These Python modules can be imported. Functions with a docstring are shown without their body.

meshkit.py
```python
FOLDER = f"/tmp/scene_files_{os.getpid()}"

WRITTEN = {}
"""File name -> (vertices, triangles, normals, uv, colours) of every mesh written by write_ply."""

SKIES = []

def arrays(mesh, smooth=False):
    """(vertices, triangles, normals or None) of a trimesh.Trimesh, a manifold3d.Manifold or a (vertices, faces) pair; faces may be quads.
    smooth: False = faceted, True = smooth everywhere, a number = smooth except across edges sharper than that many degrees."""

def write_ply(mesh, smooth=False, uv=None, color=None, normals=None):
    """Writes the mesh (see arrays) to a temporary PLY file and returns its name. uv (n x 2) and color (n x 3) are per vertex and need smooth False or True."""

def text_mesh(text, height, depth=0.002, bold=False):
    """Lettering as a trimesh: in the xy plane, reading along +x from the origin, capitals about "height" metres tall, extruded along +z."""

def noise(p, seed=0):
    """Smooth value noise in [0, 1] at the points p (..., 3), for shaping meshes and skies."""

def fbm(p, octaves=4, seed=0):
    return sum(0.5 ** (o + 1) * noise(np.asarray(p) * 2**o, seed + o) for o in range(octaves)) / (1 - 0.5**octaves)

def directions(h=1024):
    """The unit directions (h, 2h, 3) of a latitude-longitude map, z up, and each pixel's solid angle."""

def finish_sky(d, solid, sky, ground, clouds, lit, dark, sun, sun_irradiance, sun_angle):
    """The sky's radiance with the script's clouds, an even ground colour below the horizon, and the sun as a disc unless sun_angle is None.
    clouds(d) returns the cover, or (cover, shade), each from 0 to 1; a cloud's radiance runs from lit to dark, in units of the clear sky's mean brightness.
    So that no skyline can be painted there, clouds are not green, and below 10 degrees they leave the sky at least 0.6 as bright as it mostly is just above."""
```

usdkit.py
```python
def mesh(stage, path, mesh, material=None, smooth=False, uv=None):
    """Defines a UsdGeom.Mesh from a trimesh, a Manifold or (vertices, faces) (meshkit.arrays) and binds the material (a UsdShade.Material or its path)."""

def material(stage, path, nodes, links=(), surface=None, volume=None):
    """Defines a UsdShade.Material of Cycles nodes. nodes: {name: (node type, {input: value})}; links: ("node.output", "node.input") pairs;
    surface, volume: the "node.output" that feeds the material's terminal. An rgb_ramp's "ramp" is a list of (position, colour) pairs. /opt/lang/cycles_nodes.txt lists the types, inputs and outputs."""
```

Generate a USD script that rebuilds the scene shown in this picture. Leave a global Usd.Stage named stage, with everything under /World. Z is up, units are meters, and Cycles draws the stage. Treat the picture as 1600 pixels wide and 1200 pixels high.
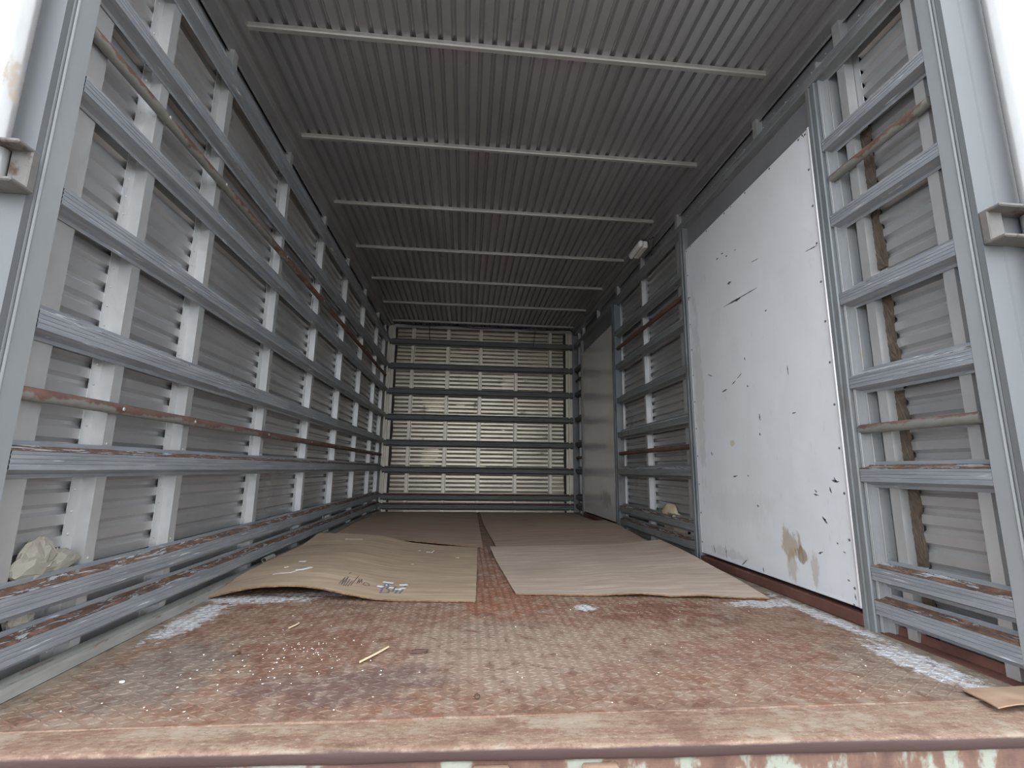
import math, random
import numpy as np, trimesh, shapely, usdkit, meshkit
from shapely.geometry import LineString, Polygon
from pxr import Usd, UsdGeom, UsdLux, UsdShade, Gf, Sdf

stage = Usd.Stage.CreateInMemory()
UsdGeom.SetStageUpAxis(stage, 'Z')
UsdGeom.SetStageMetersPerUnit(stage, 1.0)
UsdGeom.Xform.Define(stage, '/World')
UsdGeom.Scope.Define(stage, '/World/Looks')

# ------------------------------------------------------------------ camera, sky, exposure
FOCAL_PX, YAW, PITCH, ROLL = 738.9, 0.0939, 0.1793, 0.0129
CAM = (-0.185, 0.0, 0.52)


def camera():
    cy, sy, cp, sp = math.cos(YAW), math.sin(YAW), math.cos(PITCH), math.sin(PITCH)
    f = np.array([sy * cp, cy * cp, sp]); r = np.array([cy, -sy, 0.0]); u = np.cross(r, f)
    c, s = math.cos(ROLL), math.sin(ROLL)
    r, u = c * r + s * u, -s * r + c * u
    m = np.eye(4); m[0, :3], m[1, :3], m[2, :3], m[3, :3] = r, u, -f, CAM
    cam = UsdGeom.Camera.Define(stage, '/World/camera')
    cam.AddTransformOp().Set(Gf.Matrix4d(m.tolist()))
    cam.CreateHorizontalApertureAttr(36.0); cam.CreateVerticalApertureAttr(27.0)
    cam.CreateFocalLengthAttr(36.0 * FOCAL_PX / 1600)
    cam.CreateClippingRangeAttr(Gf.Vec2f(0.02, 2000))
    cam.CreateExposureAttr(EXPOSURE)


EXPOSURE = 0.36
camera()
sky = UsdLux.DomeLight.Define(stage, '/World/overcast_sky')
sky.CreateColorAttr(Gf.Vec3f(0.90, 0.95, 1.0))
sky.CreateIntensityAttr(1.0)


# ------------------------------------------------------------------ node graphs
class Ref:
    def __init__(self, s): self.s = s


class G:
    def __init__(self): self.n, self.l = {}, []

    def __call__(self, kind, out, **kw):
        name = 'n%d' % len(self.n); ins = {}
        for k, v in kw.items():
            if isinstance(v, Ref): self.l.append((v.s, name + '.' + k))
            else: ins[k] = v
        self.n[name] = (kind, ins)
        return Ref(name + '.' + out)

    def pos(self): return self('geometry', 'position')

    def noise(self, vec, scale, stretch=None, detail=4.0, rough=0.6, dist=0.0):
        if stretch is not None: vec = self('mapping', 'vector', vector=vec, scale=stretch)
        return self('noise_texture', 'fac', vector=vec, scale=scale, detail=detail, roughness=rough, distortion=dist)

    def step(self, v, a, b): return self('map_range', 'result', range_type='smoothstep', value=v, from_min=a, from_max=b, to_min=0.0, to_max=1.0)

    def math(self, op, a, b=0.0, c=0.0, clamp=False): return self('math', 'value', math_type=op, value1=a, value2=b, value3=c, use_clamp=clamp)

    def mix(self, fac, a, b): return self('mix', 'color', fac=fac, color1=a, color2=b)

    def ramp(self, fac, stops): return self('rgb_ramp', 'color', fac=fac, ramp=stops)

    def bump(self, h, strength, dist): return self('bump', 'normal', height=h, strength=strength, distance=dist)

    def done(self, name, **kw):
        p = self('principled_bsdf', 'BSDF', **kw)
        return usdkit.material(stage, '/World/Looks/' + name, self.n, self.l, surface=p.s)


def lin(r, g, b):
    return tuple((c / 255 / 12.92 if c / 255 < 0.04045 else ((c / 255 + 0.055) / 1.055) ** 2.4) for c in (r, g, b))


def metal(name, lo, hi, metallic, rough, scale=3.0, stretch=(1, 1, 1), stain=None, bump=0.15, bscale=40.0, grime=None):
    """brushed or painted sheet metal: two tones along a noise, optional stains (colour, from, to, scale, stretch)"""
    g = G(); P = g.pos()
    a = g.noise(P, scale, stretch, 5.0)
    col = g.ramp(a, [(0.3, lo), (0.7, hi)])
    fine = g.noise(P, bscale, stretch, 3.0)
    met, ro = metallic, rough
    for st in (stain or []):
        c, f0, f1, sc, sx = st
        m = g.step(g.noise(P, sc, sx, 6.0, 0.65), f0, f1)
        col = g.mix(m, col, c)
        if not isinstance(met, Ref): met = g.math('multiply_add', m, -metallic * 0.9, metallic)
        if not isinstance(ro, Ref): ro = g.math('multiply_add', m, 0.85 - rough, rough)
    return g.done(name, base_color=col, metallic=met, roughness=ro, normal=g.bump(fine, bump, 0.004))


RUST = lin(112, 72, 54)
M = {}
M['panel_side'] = metal('panel_side', (0.44, 0.44, 0.445), (0.55, 0.545, 0.55), 0.75, 0.44, 2.5, (1, 1, 1.6),
                        [(lin(120, 112, 104), 0.60, 0.80, 5.0, (1, 1, 0.35))], 0.06, 30)
M['panel_back'] = metal('panel_back', (0.37, 0.325, 0.25), (0.48, 0.425, 0.335), 0.70, 0.36, 3.0, (1, 1, 2.5),
                        [(lin(122, 108, 90), 0.60, 0.8, 6.0, (1, 1, 1))], 0.05, 30)
M['panel_roof'] = metal('panel_roof', (0.36, 0.36, 0.37), (0.46, 0.455, 0.47), 0.72, 0.40, 1.6, (2, 0.6, 1),
                        [(lin(95, 90, 86), 0.62, 0.85, 7.0, (1, 1, 1))], 0.05, 30)
M['beam'] = metal('beam', (0.30, 0.295, 0.28), (0.40, 0.395, 0.375), 0.35, 0.42, 4.0)
M['stud'] = metal('stud', (0.40, 0.40, 0.40), (0.55, 0.55, 0.55), 0.55, 0.42, 5.0, (1, 1, 0.5),
                  [(lin(120, 116, 110), 0.60, 0.78, 7.0, (1, 1, 0.2))], 0.08, 50)
M['stud_back'] = metal('stud_back', (0.44, 0.41, 0.35), (0.58, 0.54, 0.46), 0.45, 0.45, 6.0, (1, 1, 0.6), [(lin(110, 96, 80), 0.62, 0.75, 12.0, (1, 1, 0.4))], 0.1, 50)
M['roof_trim'] = metal('roof_trim', (0.32, 0.32, 0.33), (0.40, 0.40, 0.41), 0.6, 0.42, 3.0)
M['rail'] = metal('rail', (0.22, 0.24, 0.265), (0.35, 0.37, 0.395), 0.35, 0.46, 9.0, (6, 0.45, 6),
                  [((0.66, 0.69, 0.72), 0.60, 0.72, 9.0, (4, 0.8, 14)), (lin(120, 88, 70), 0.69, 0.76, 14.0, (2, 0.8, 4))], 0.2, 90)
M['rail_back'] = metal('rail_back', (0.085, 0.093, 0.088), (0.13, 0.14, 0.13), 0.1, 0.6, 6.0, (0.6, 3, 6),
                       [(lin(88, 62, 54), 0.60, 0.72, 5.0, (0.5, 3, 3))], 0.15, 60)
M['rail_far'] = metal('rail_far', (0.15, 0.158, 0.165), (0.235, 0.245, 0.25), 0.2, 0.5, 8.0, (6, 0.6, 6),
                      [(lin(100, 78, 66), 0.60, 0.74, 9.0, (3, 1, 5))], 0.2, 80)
M['steel_grey'] = metal('steel_grey', (0.225, 0.238, 0.248), (0.275, 0.288, 0.298), 0.1, 0.5, 3.0, (1, 1, 0.6),
                        [(lin(70, 66, 64), 0.70, 0.76, 30.0, (1, 1, 1))], 0.1, 60)
M['frame_paint'] = metal('frame_paint', (0.108, 0.115, 0.121), (0.132, 0.14, 0.146), 0.0, 0.5, 2.0, (1, 1, 0.5),
                         [(lin(92, 92, 88), 0.62, 0.8, 3.0, (1, 1, 0.5))], 0.05, 40)
M['post_worn'] = metal('post_worn', (0.13, 0.145, 0.155), (0.20, 0.215, 0.225), 0.2, 0.5, 6.0, (1, 1, 0.4),
                       [(lin(92, 78, 70), 0.52, 0.72, 5.0, (2, 2, 0.4))], 0.15, 60)
M['angle'] = metal('angle', (0.20, 0.195, 0.185), (0.30, 0.295, 0.28), 0.1, 0.6, 8.0, (4, 0.6, 4), [(lin(110, 92, 78), 0.58, 0.7, 9.0, (4, 0.8, 6))], 0.2, 60)
M['header'] = metal('header', (0.17, 0.17, 0.18), (0.22, 0.22, 0.23), 0.2, 0.5, 3.0)
M['galv_pipe'] = metal('galv_pipe', (0.27, 0.27, 0.27), (0.34, 0.34, 0.34), 0.3, 0.35, 8.0, (1, 1, 0.4),
                       [(lin(150, 140, 128), 0.62, 0.7, 10.0, (1, 1, 0.5))])
M['bracket'] = metal('bracket', lin(92, 89, 86), lin(114, 111, 108), 0.1, 0.6, 8.0, (1, 1, 1),
                     [(lin(70, 56, 46), 0.50, 0.66, 14.0, (1, 1, 1))], 0.3, 60)
M['rust_red'] = metal('rust_red', lin(74, 46, 40), lin(104, 66, 56), 0.0, 0.8, 9.0, (1, 1, 1), [(lin(130, 100, 84), 0.62, 0.8, 16.0, (1, 1, 1))], 0.3, 70)
M['rust_brown'] = metal('rust_brown', lin(70, 52, 44), lin(108, 80, 66), 0.0, 0.75, 10.0, (1, 0.6, 1), None, 0.3, 70)
M['rivet'] = metal('rivet', (0.42, 0.42, 0.42), (0.56, 0.56, 0.56), 0.5, 0.4)
M['bolt_dark'] = metal('bolt_dark', (0.10, 0.10, 0.10), (0.16, 0.15, 0.14), 0.3, 0.6)
M['black_seal'] = metal('black_seal', (0.015, 0.013, 0.012), (0.035, 0.03, 0.028), 0.0, 0.7)
M['cable'] = metal('cable', (0.02, 0.02, 0.02), (0.05, 0.045, 0.04), 0.0, 0.6)
M['sealant'] = metal('sealant', lin(54, 46, 38), lin(84, 72, 58), 0.0, 0.75, 40.0, (1, 1, 1), None, 0.6, 60)
M['lamp_white'] = metal('lamp_white', (0.72, 0.72, 0.70), (0.80, 0.80, 0.78), 0.0, 0.35)
M['ground'] = metal('ground', (0.20, 0.185, 0.165), (0.30, 0.28, 0.25), 0.0, 0.95, 2.0)


def ledge_material(name, amount):
    g = G(); P = g.pos()
    peel = g.noise(P, 22.0, (2.4, 0.4, 3.0), 7.0, 0.75, 0.5)
    rust = g.ramp(g.noise(P, 30.0, (1, 0.7, 1), 5.0), [(0.3, lin(70, 52, 44)), (0.5, lin(104, 76, 61)), (0.7, lin(134, 106, 88))])
    paint = g.ramp(g.noise(P, 8.0, (1, 0.5, 1)), [(0.3, (0.26, 0.265, 0.275)), (0.7, (0.42, 0.425, 0.44))])
    m = g.step(peel, amount, amount + 0.05)
    edge = g.math('multiply', g.step(peel, amount - 0.035, amount - 0.01), g.math('subtract', 1.0, m))
    col = g.mix(g.math('multiply', edge, 0.8), g.mix(m, rust, paint), (0.035, 0.03, 0.03))
    return g.done(name, base_color=col, metallic=0.0, roughness=0.8, normal=g.bump(peel, 0.6, 0.006))


M['ledge_heavy'] = ledge_material('ledge_heavy', 0.52)
M['ledge_mid'] = ledge_material('ledge_mid', 0.42)
M['ledge_light'] = ledge_material('ledge_light', 0.34)


def tube_material(name):
    g = G(); P = g.pos()
    N = g('separate_xyz', 'z', vector=g('geometry', 'normal'))
    far = g('separate_xyz', 'y', vector=P)
    n = g.noise(P, 12.0, (1, 0.7, 1), 6.0, 0.65)
    k = g.math('add', g.math('multiply', N, 0.16), g.math('multiply', far, 0.09))
    m = g.step(g.math('add', n, k), 0.60, 0.70)
    rust = g.ramp(g.noise(P, 28.0, (1, 0.5, 1)), [(0.3, lin(78, 57, 52)), (0.7, lin(110, 84, 75))])
    col = g.mix(m, g.ramp(n, [(0.3, lin(100, 99, 94)), (0.7, lin(128, 129, 123))]), rust)
    return g.done(name, base_color=col, metallic=0.0, roughness=0.62, normal=g.bump(n, 0.3, 0.003))


M['tube'] = tube_material('tube')


def spot(g, a, b, ca, cb, ra, rb, wob, f0=1.0, f1=0.6):
    """a soft-edged stain at (ca, cb) with half axes ra, rb in the coordinates a, b, its outline broken by the noise wob"""
    da = g.math('divide', g.math('subtract', a, ca), ra); db = g.math('divide', g.math('subtract', b, cb), rb)
    d = g.math('sqrt', g.math('add', g.math('multiply', da, da), g.math('multiply', db, db)))
    return g.step(g.math('add', d, g.math('multiply', g.math('subtract', wob, 0.5), 2.6)), f0, f1)


def floor_material(name):
    g = G(); P = g.pos()
    x = g('separate_xyz', 'x', vector=P); y = g('separate_xyz', 'y', vector=P)
    big = g.noise(P, 2.3, (1, 1.5, 1), 5.0, 0.6, 0.3)
    mid = g.noise(P, 9.0, None, 6.0, 0.7)
    fine = g.noise(P, 120.0, None, 3.0, 0.7)
    col = g.ramp(big, [(0.30, lin(104, 84, 76)), (0.42, lin(124, 96, 82)), (0.50, lin(140, 116, 100)), (0.58, lin(128, 94, 78)), (0.70, lin(148, 134, 122))])
    col = g.mix(g.math('multiply', g.step(mid, 0.42, 0.66), 0.5), col, lin(146, 130, 118))
    wob = mid
    for cx, cy, rx, ry, c, k in ((-0.02, 2.15, 0.22, 0.5, lin(138, 96, 76), 0.8), (0.55, 1.85, 0.30, 0.16, lin(120, 84, 72), 0.9),
                                 (-0.05, 1.5, 0.35, 0.30, lin(152, 138, 126), 0.8), (-0.45, 1.30, 0.30, 0.12, lin(108, 90, 88), 0.8),
                                 (-0.62, 1.55, 0.25, 0.25, lin(126, 94, 78), 0.7), (0.30, 1.55, 0.30, 0.2, lin(148, 130, 116), 0.7),
                                 (0.75, 1.45, 0.35, 0.14, lin(134, 102, 88), 0.7), (-0.95, 1.40, 0.18, 0.30, lin(120, 114, 108), 0.8),
                                 (1.0, 1.30, 0.18, 0.25, lin(134, 122, 112), 0.8)):
        col = g.mix(g.math('multiply', spot(g, x, y, cx, cy, rx, ry, wob), k), col, c)
    # grey dust that lies along both walls
    e = g.step(g.math('add', g.math('absolute', x), g.math('multiply', mid, 0.12)), 1.14, 1.24)
    col = g.mix(g.math('multiply', e, 0.8), col, lin(132, 128, 116))
    # spilt white powder
    wmask = None
    for cx, cy, rx, ry in ((-1.0, 2.09, 0.26, 0.07), (-1.10, 1.85, 0.07, 0.26), (-0.72, 2.16, 0.30, 0.045), (1.15, 1.75, 0.045, 0.36), (1.02, 1.93, 0.16, 0.06), (1.10, 1.33, 0.08, 0.20), (0.29, 1.91, 0.05, 0.05)):
        s = spot(g, x, y, cx, cy, rx, ry, g.noise(P, 26.0, None, 5.0, 0.75))
        wmask = s if wmask is None else g.math('maximum', wmask, s)
    col = g.mix(g.math('multiply', wmask, 0.85), col, lin(212, 222, 234))
    patch = g.noise(P, 17.0, None, 7.0, 0.75, 0.5)
    col = g.mix(g.math('multiply', g.step(patch, 0.50, 0.60), 0.55), col, lin(160, 148, 136))
    col = g.mix(g.math('multiply', g.step(patch, 0.47, 0.38), 0.65), col, lin(100, 70, 58))
    grit = g.noise(P, 60.0, (1, 1.6, 1), 5.0, 0.8)
    col = g.mix(g.math('multiply', g.step(grit, 0.46, 0.36), 0.5), col, lin(88, 66, 56))
    col = g.mix(g.math('multiply', g.step(grit, 0.56, 0.68), 0.5), col, lin(168, 156, 144))
    specks = g.step(g.noise(P, 85.0, None, 2.0), 0.70, 0.74)
    col = g.mix(g.math('multiply', specks, 0.6), col, lin(170, 160, 150))
    col = g.mix(g.math('multiply', g.step(fine, 0.42, 0.30), 0.4), col, lin(92, 72, 62))
    col = g('mix', 'color', mix_type='multiply', fac=1.0, color1=col, color2=(0.83, 0.765, 0.715))
    return g.done(name, base_color=col, metallic=0.0, roughness=0.72, normal=g.bump(g.math('add', mid, g.math('multiply', fine, 0.4)), 0.35, 0.004))


M['floor'] = floor_material('floor')


def threshold_material(name):
    g = G(); P = g.pos()
    z = g('separate_xyz', 'z', vector=P)
    n = g.noise(P, 14.0, (0.25, 1.6, 1), 7.0, 0.75)
    top = g.ramp(n, [(0.30, lin(100, 74, 64)), (0.42, lin(128, 100, 84)), (0.56, lin(140, 118, 100)), (0.7, lin(152, 138, 122))])
    grit = g.noise(P, 70.0, (1, 1.6, 1), 4.0, 0.8)
    top = g.mix(g.math('multiply', g.step(grit, 0.47, 0.36), 0.5), top, lin(84, 62, 54))
    top = g.mix(g.math('multiply', g.step(grit, 0.54, 0.66), 0.6), top, lin(166, 154, 138))
    blot = g.noise(P, 6.0, (1, 1.2, 1), 6.0, 0.7)
    top = g.mix(g.math('multiply', g.step(blot, 0.52, 0.62), 0.6), top, lin(156, 144, 128))
    top = g.mix(g.math('multiply', g.step(blot, 0.46, 0.38), 0.6), top, lin(104, 74, 62))
    low = g.ramp(g.noise(P, 8.0, (1, 1, 0.6), 5.0), [(0.40, lin(96, 70, 62)), (0.50, lin(120, 92, 78)), (0.54, lin(150, 154, 142)), (0.7, lin(164, 166, 156))])
    rim = g.mix(g.step(g.math('add', z, g.math('multiply', g.math('subtract', n, 0.5), 0.012)), -0.006, 0.0), lin(70, 50, 48), top)
    col = g.mix(g.step(g.math('add', z, g.math('multiply', n, 0.02)), -0.024, -0.014), low, rim)
    return g.done(name, base_color=col, roughness=0.7, normal=g.bump(n, 0.4, 0.006))


M['threshold'] = threshold_material('threshold')


def ply_material(name, a, b, c):
    g = G(); P = g.pos()
    grain = g.noise(P, 7.0, (0.5, 5.0, 1), 6.0, 0.65, 0.4)
    blot = g.noise(P, 2.5, (0.6, 1.2, 1), 4.0)
    col = g.ramp(grain, [(0.28, a), (0.5, b), (0.72, c)])
    col = g.mix(g.math('multiply', g.step(blot, 0.45, 0.7), 0.35), col, a)
    return g.done(name, base_color=col, roughness=0.62, normal=g.bump(grain, 0.12, 0.003))


M['ply_warm'] = ply_material('ply_warm', lin(150, 129, 108), lin(172, 151, 129), lin(190, 170, 147))
M['ply_pale'] = ply_material('ply_pale', lin(158, 139, 125), lin(178, 160, 145), lin(200, 184, 166))
M['ply_dark'] = ply_material('ply_dark', lin(148, 126, 110), lin(168, 145, 128), lin(184, 162, 144))
M['ply_edge'] = metal('ply_edge', lin(92, 66, 48), lin(150, 112, 78), 0.0, 0.8, 60.0)
M['pen'] = metal('pen', lin(92, 82, 78), lin(104, 94, 90), 0.0, 0.6)
M['tape_white'] = metal('tape_white', (0.70, 0.74, 0.78), (0.80, 0.84, 0.88), 0.0, 0.5)
M['ink_grey'] = metal('ink_grey', lin(104, 106, 114), lin(124, 126, 134), 0.0, 0.6)
M['paper_grey'] = metal('paper_grey', lin(124, 120, 110), lin(150, 146, 134), 0.0, 0.8, 12.0)
M['paper_tan'] = metal('paper_tan', lin(168, 146, 116), lin(200, 188, 164), 0.0, 0.8, 14.0, (1, 1, 1), [(lin(140, 100, 66), 0.58, 0.7, 12.0, (1, 1, 1))])
M['cardboard'] = metal('cardboard', lin(140, 112, 92), lin(168, 142, 120), 0.0, 0.8, 9.0)
M['straw'] = metal('straw', lin(206, 186, 150), lin(224, 208, 176), 0.0, 0.6)
M['bark'] = metal('bark', lin(70, 50, 42), lin(100, 78, 66), 0.0, 0.8, 60.0)
M['flake'] = metal('flake', lin(205, 200, 192), lin(232, 228, 220), 0.0, 0.6)
M['scuff'] = metal('scuff', lin(74, 78, 84), lin(108, 112, 118), 0.0, 0.7, 90.0)


def door_material(name, base, stains, rough=0.40):
    g = G(); P = g.pos()
    y = g('separate_xyz', 'y', vector=P); z = g('separate_xyz', 'z', vector=P)
    n = g.noise(P, 3.0, None, 5.0)
    f = g.noise(P, 30.0, (1, 1, 0.35), 6.0, 0.7)
    col = g.ramp(n, [(0.3, tuple(c * 0.94 for c in base)), (0.7, base)])
    col = g.mix(g.math('multiply', g.step(f, 0.60, 0.72), 0.22), col, lin(150, 146, 138))
    for cy, cz, ry, rz, c, k in stains:
        col = g.mix(g.math('multiply', spot(g, y, z, cy, cz, ry, rz, f), k), col, c)
    dent = g.noise(P, 5.0, None, 2.0)
    return g.done(name, base_color=col, roughness=rough, normal=g.bump(g.math('add', dent, g.math('multiply', f, 0.03)), 0.25, 0.02))


DY = lin(150, 128, 92)
M['door_white'] = door_material('door_white', (0.645, 0.66, 0.685), [
    (1.98, 0.22, 0.07, 0.07, DY, 0.65), (1.93, 0.19, 0.05, 0.035, lin(128, 104, 70), 0.7), (1.98, 0.14, 0.04, 0.08, DY, 0.45), (1.85, 0.14, 0.025, 0.08, DY, 0.4),
    (2.376, 0.673, 0.035, 0.02, lin(176, 164, 130), 0.6), (2.5, 0.10, 0.20, 0.03, lin(160, 156, 146), 0.35),
    (2.4, 0.35, 0.35, 0.10, lin(168, 168, 170), 0.15), (2.70, 1.0, 0.06, 0.6, lin(176, 176, 172), 0.5)])
M['door_grey'] = door_material('door_grey', (0.56, 0.545, 0.52), [(4.7, 0.25, 0.2, 0.1, lin(128, 120, 112), 0.5)], 0.22)
M['door_edge'] = metal('door_edge', (0.50, 0.49, 0.51), (0.66, 0.65, 0.67), 0.3, 0.4, 6.0, (1, 1, 0.5))

# ------------------------------------------------------------------ mesh helpers
USED = {}


def numbered(parent, name):
    k = (parent, name); i = USED.get(k, 0); USED[k] = i + 1
    return name if i == 0 else '%s_%03d' % (name, i)


def path_of(parent): return '/World' if parent is None else str(parent.GetPath())


def tag(p, label=None, category=None, group=None, kind=None):
    for k, v in (('label', label), ('category', category), ('group', group), ('kind', kind)):
        if v: p.SetCustomDataByKey(k, v)
    return p


def obj(name, m, mat, parent=None, smooth=30, **t):
    par = path_of(parent)
    p = usdkit.mesh(stage, par + '/' + numbered(par, name), m, M[mat], smooth).GetPrim()
    return tag(p, **t)


def thing(name, loc=(0, 0, 0), parent=None, **t):
    par = path_of(parent)
    x = UsdGeom.Xform.Define(stage, par + '/' + numbered(par, name))
    if any(loc): x.AddTranslateOp().Set(Gf.Vec3d(*loc))
    return tag(x.GetPrim(), **t)


def join(ms): return trimesh.util.concatenate(ms)


def sheet(pts, t=0.002): return LineString(pts).buffer(t / 2, cap_style=2, join_style=2, mitre_limit=3)


def extrude(poly, origin, A, U, V, length, seg=1, wob=0.0, freq=6.0, seed=0):
    """sweeps the polygon (coordinates along U, V) along A; wob roughens it"""
    poly = shapely.geometry.polygon.orient(poly)
    v2, f2 = trimesh.creation.triangulate_polygon(poly, engine='earcut')
    ring = [np.array(r.coords)[:-1] for r in (poly.exterior, *poly.interiors)]
    O, A, U, V = (np.asarray(k, float) for k in (origin, A, U, V))
    ts = np.linspace(0, length, seg + 1)
    vs, fs, n0 = [], [], 0
    for r in ring:
        n = len(r)
        vs.append((O + ts[:, None, None] * A + r[None, :, :1] * U + r[None, :, 1:] * V).reshape(-1, 3))
        i, j = np.meshgrid(np.arange(seg), np.arange(n), indexing='ij')
        a, b = n0 + i * n + j, n0 + i * n + (j + 1) % n
        c, d = b + n, a + n
        fs += [np.stack([a, b, c], -1).reshape(-1, 3), np.stack([a, c, d], -1).reshape(-1, 3)]
        n0 += n * (seg + 1)
    cap = O + v2[:, :1] * U + v2[:, 1:] * V
    vs += [cap, cap + A * length]
    fs += [f2[:, ::-1] + n0, f2 + n0 + len(cap)]
    m = trimesh.Trimesh(np.vstack(vs), np.vstack(fs), process=False)
    m.merge_vertices(digits_vertex=6)
    if m.volume < 0: m.invert()
    if wob:
        p = np.array(m.vertices)
        d = np.stack([meshkit.fbm(p * freq, 3, seed + k) - 0.5 for k in range(3)], 1)
        d -= (d @ A)[:, None] * A
        m.vertices = p + d * 2 * wob
    return m


def box(lo, hi, b=0.002):
    lo, hi = np.minimum(lo, hi).astype(float), np.maximum(lo, hi).astype(float)
    b = min(b, 0.45 * (hi - lo).min())
    pts = []
    for s in np.ndindex(2, 2, 2):
        c = np.where(s, hi, lo); d = np.where(s, -1, 1) * b
        for k in range(3):
            q = c + d; q[k] = c[k]; pts.append(q)
    return trimesh.convex.convex_hull(np.array(pts))


def cyl(a, b, r, n=14):
    a, b = np.asarray(a, float), np.asarray(b, float)
    return trimesh.creation.cylinder(r, segment=[a, b], sections=n)


def pipe(pts, r, n=8):
    """a bent wire through the points"""
    p = np.asarray(pts, float)
    t = np.gradient(p, axis=0); t /= np.linalg.norm(t, axis=1, keepdims=True)
    u = np.cross(t, [0.31, 0.2, 0.93]); u /= np.linalg.norm(u, axis=1, keepdims=True); w = np.cross(t, u)
    a = np.arange(n) * 2 * np.pi / n
    v = p[:, None] + r * (np.cos(a)[None, :, None] * u[:, None] + np.sin(a)[None, :, None] * w[:, None])
    i, j = np.meshgrid(np.arange(len(p) - 1), np.arange(n), indexing='ij')
    q = np.stack([i * n + j, i * n + (j + 1) % n, (i + 1) * n + (j + 1) % n, (i + 1) * n + j], -1).reshape(-1, 4)
    f = np.vstack([q[:, [0, 1, 2]], q[:, [0, 2, 3]], [[0, k + 1, k] for k in range(1, n - 1)], [[(len(p) - 1) * n, (len(p) - 1) * n + k, (len(p) - 1) * n + k + 1] for k in range(1, n - 1)]])
    m = trimesh.Trimesh(v.reshape(-1, 3), f, process=False)
    if m.volume < 0: m.invert()
    return m


def dome(c, n, r, h=0.5):
    """a rivet head at c on a surface with the axis-aligned normal n"""
    s = trimesh.creation.icosphere(1, r)
    n = np.asarray(n, float)
    s.vertices = s.vertices - np.outer(s.vertices @ n, n) * (1 - h)
    s.apply_translation(c)
    return s


def corrugation(length, pitch, flat, depth, start=0.0):
    """polyline (along, outward) of wide flats with narrow grooves"""
    pts, v, sl = [(0.0, 0.0)], start, (pitch - flat) * 0.33
    gw = pitch - flat - 2 * sl
    while v + pitch < length:
        a = v + flat
        pts += [(a, 0.0), (a + sl, depth), (a + sl + gw, depth), (a + 2 * sl + gw, 0.0)]
        v += pitch
    pts.append((length, 0.0))
    return pts


rng = random.Random(7)
XF, XC, XP = 1.200, 1.238, 1.275          # rail faces, stud crowns, wall sheets
YB = 5.96                                 # rail faces of the back wall
ROOF = 2.372                              # underside of the roof ribs
# ------------------------------------------------------------------ ground
obj('ground', box((-40, -40, -1.25), (40, 40, -1.05)), 'ground', label='bare grey brown yard ground outside below the cargo box', kind='structure')

# ------------------------------------------------------------------ floor
floor = thing('floor', label='rusty chequered steel cargo floor with dust and spilt white powder', kind='structure')
obj('floor_plate', box((-1.27, 1.128, -0.012), (1.27, 3.62, 0.0), 0.001), 'floor', floor)
obj('floor_plate', box((-1.27, 3.624, -0.012), (1.27, 6.04, 0.0), 0.001), 'floor', floor)


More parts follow.
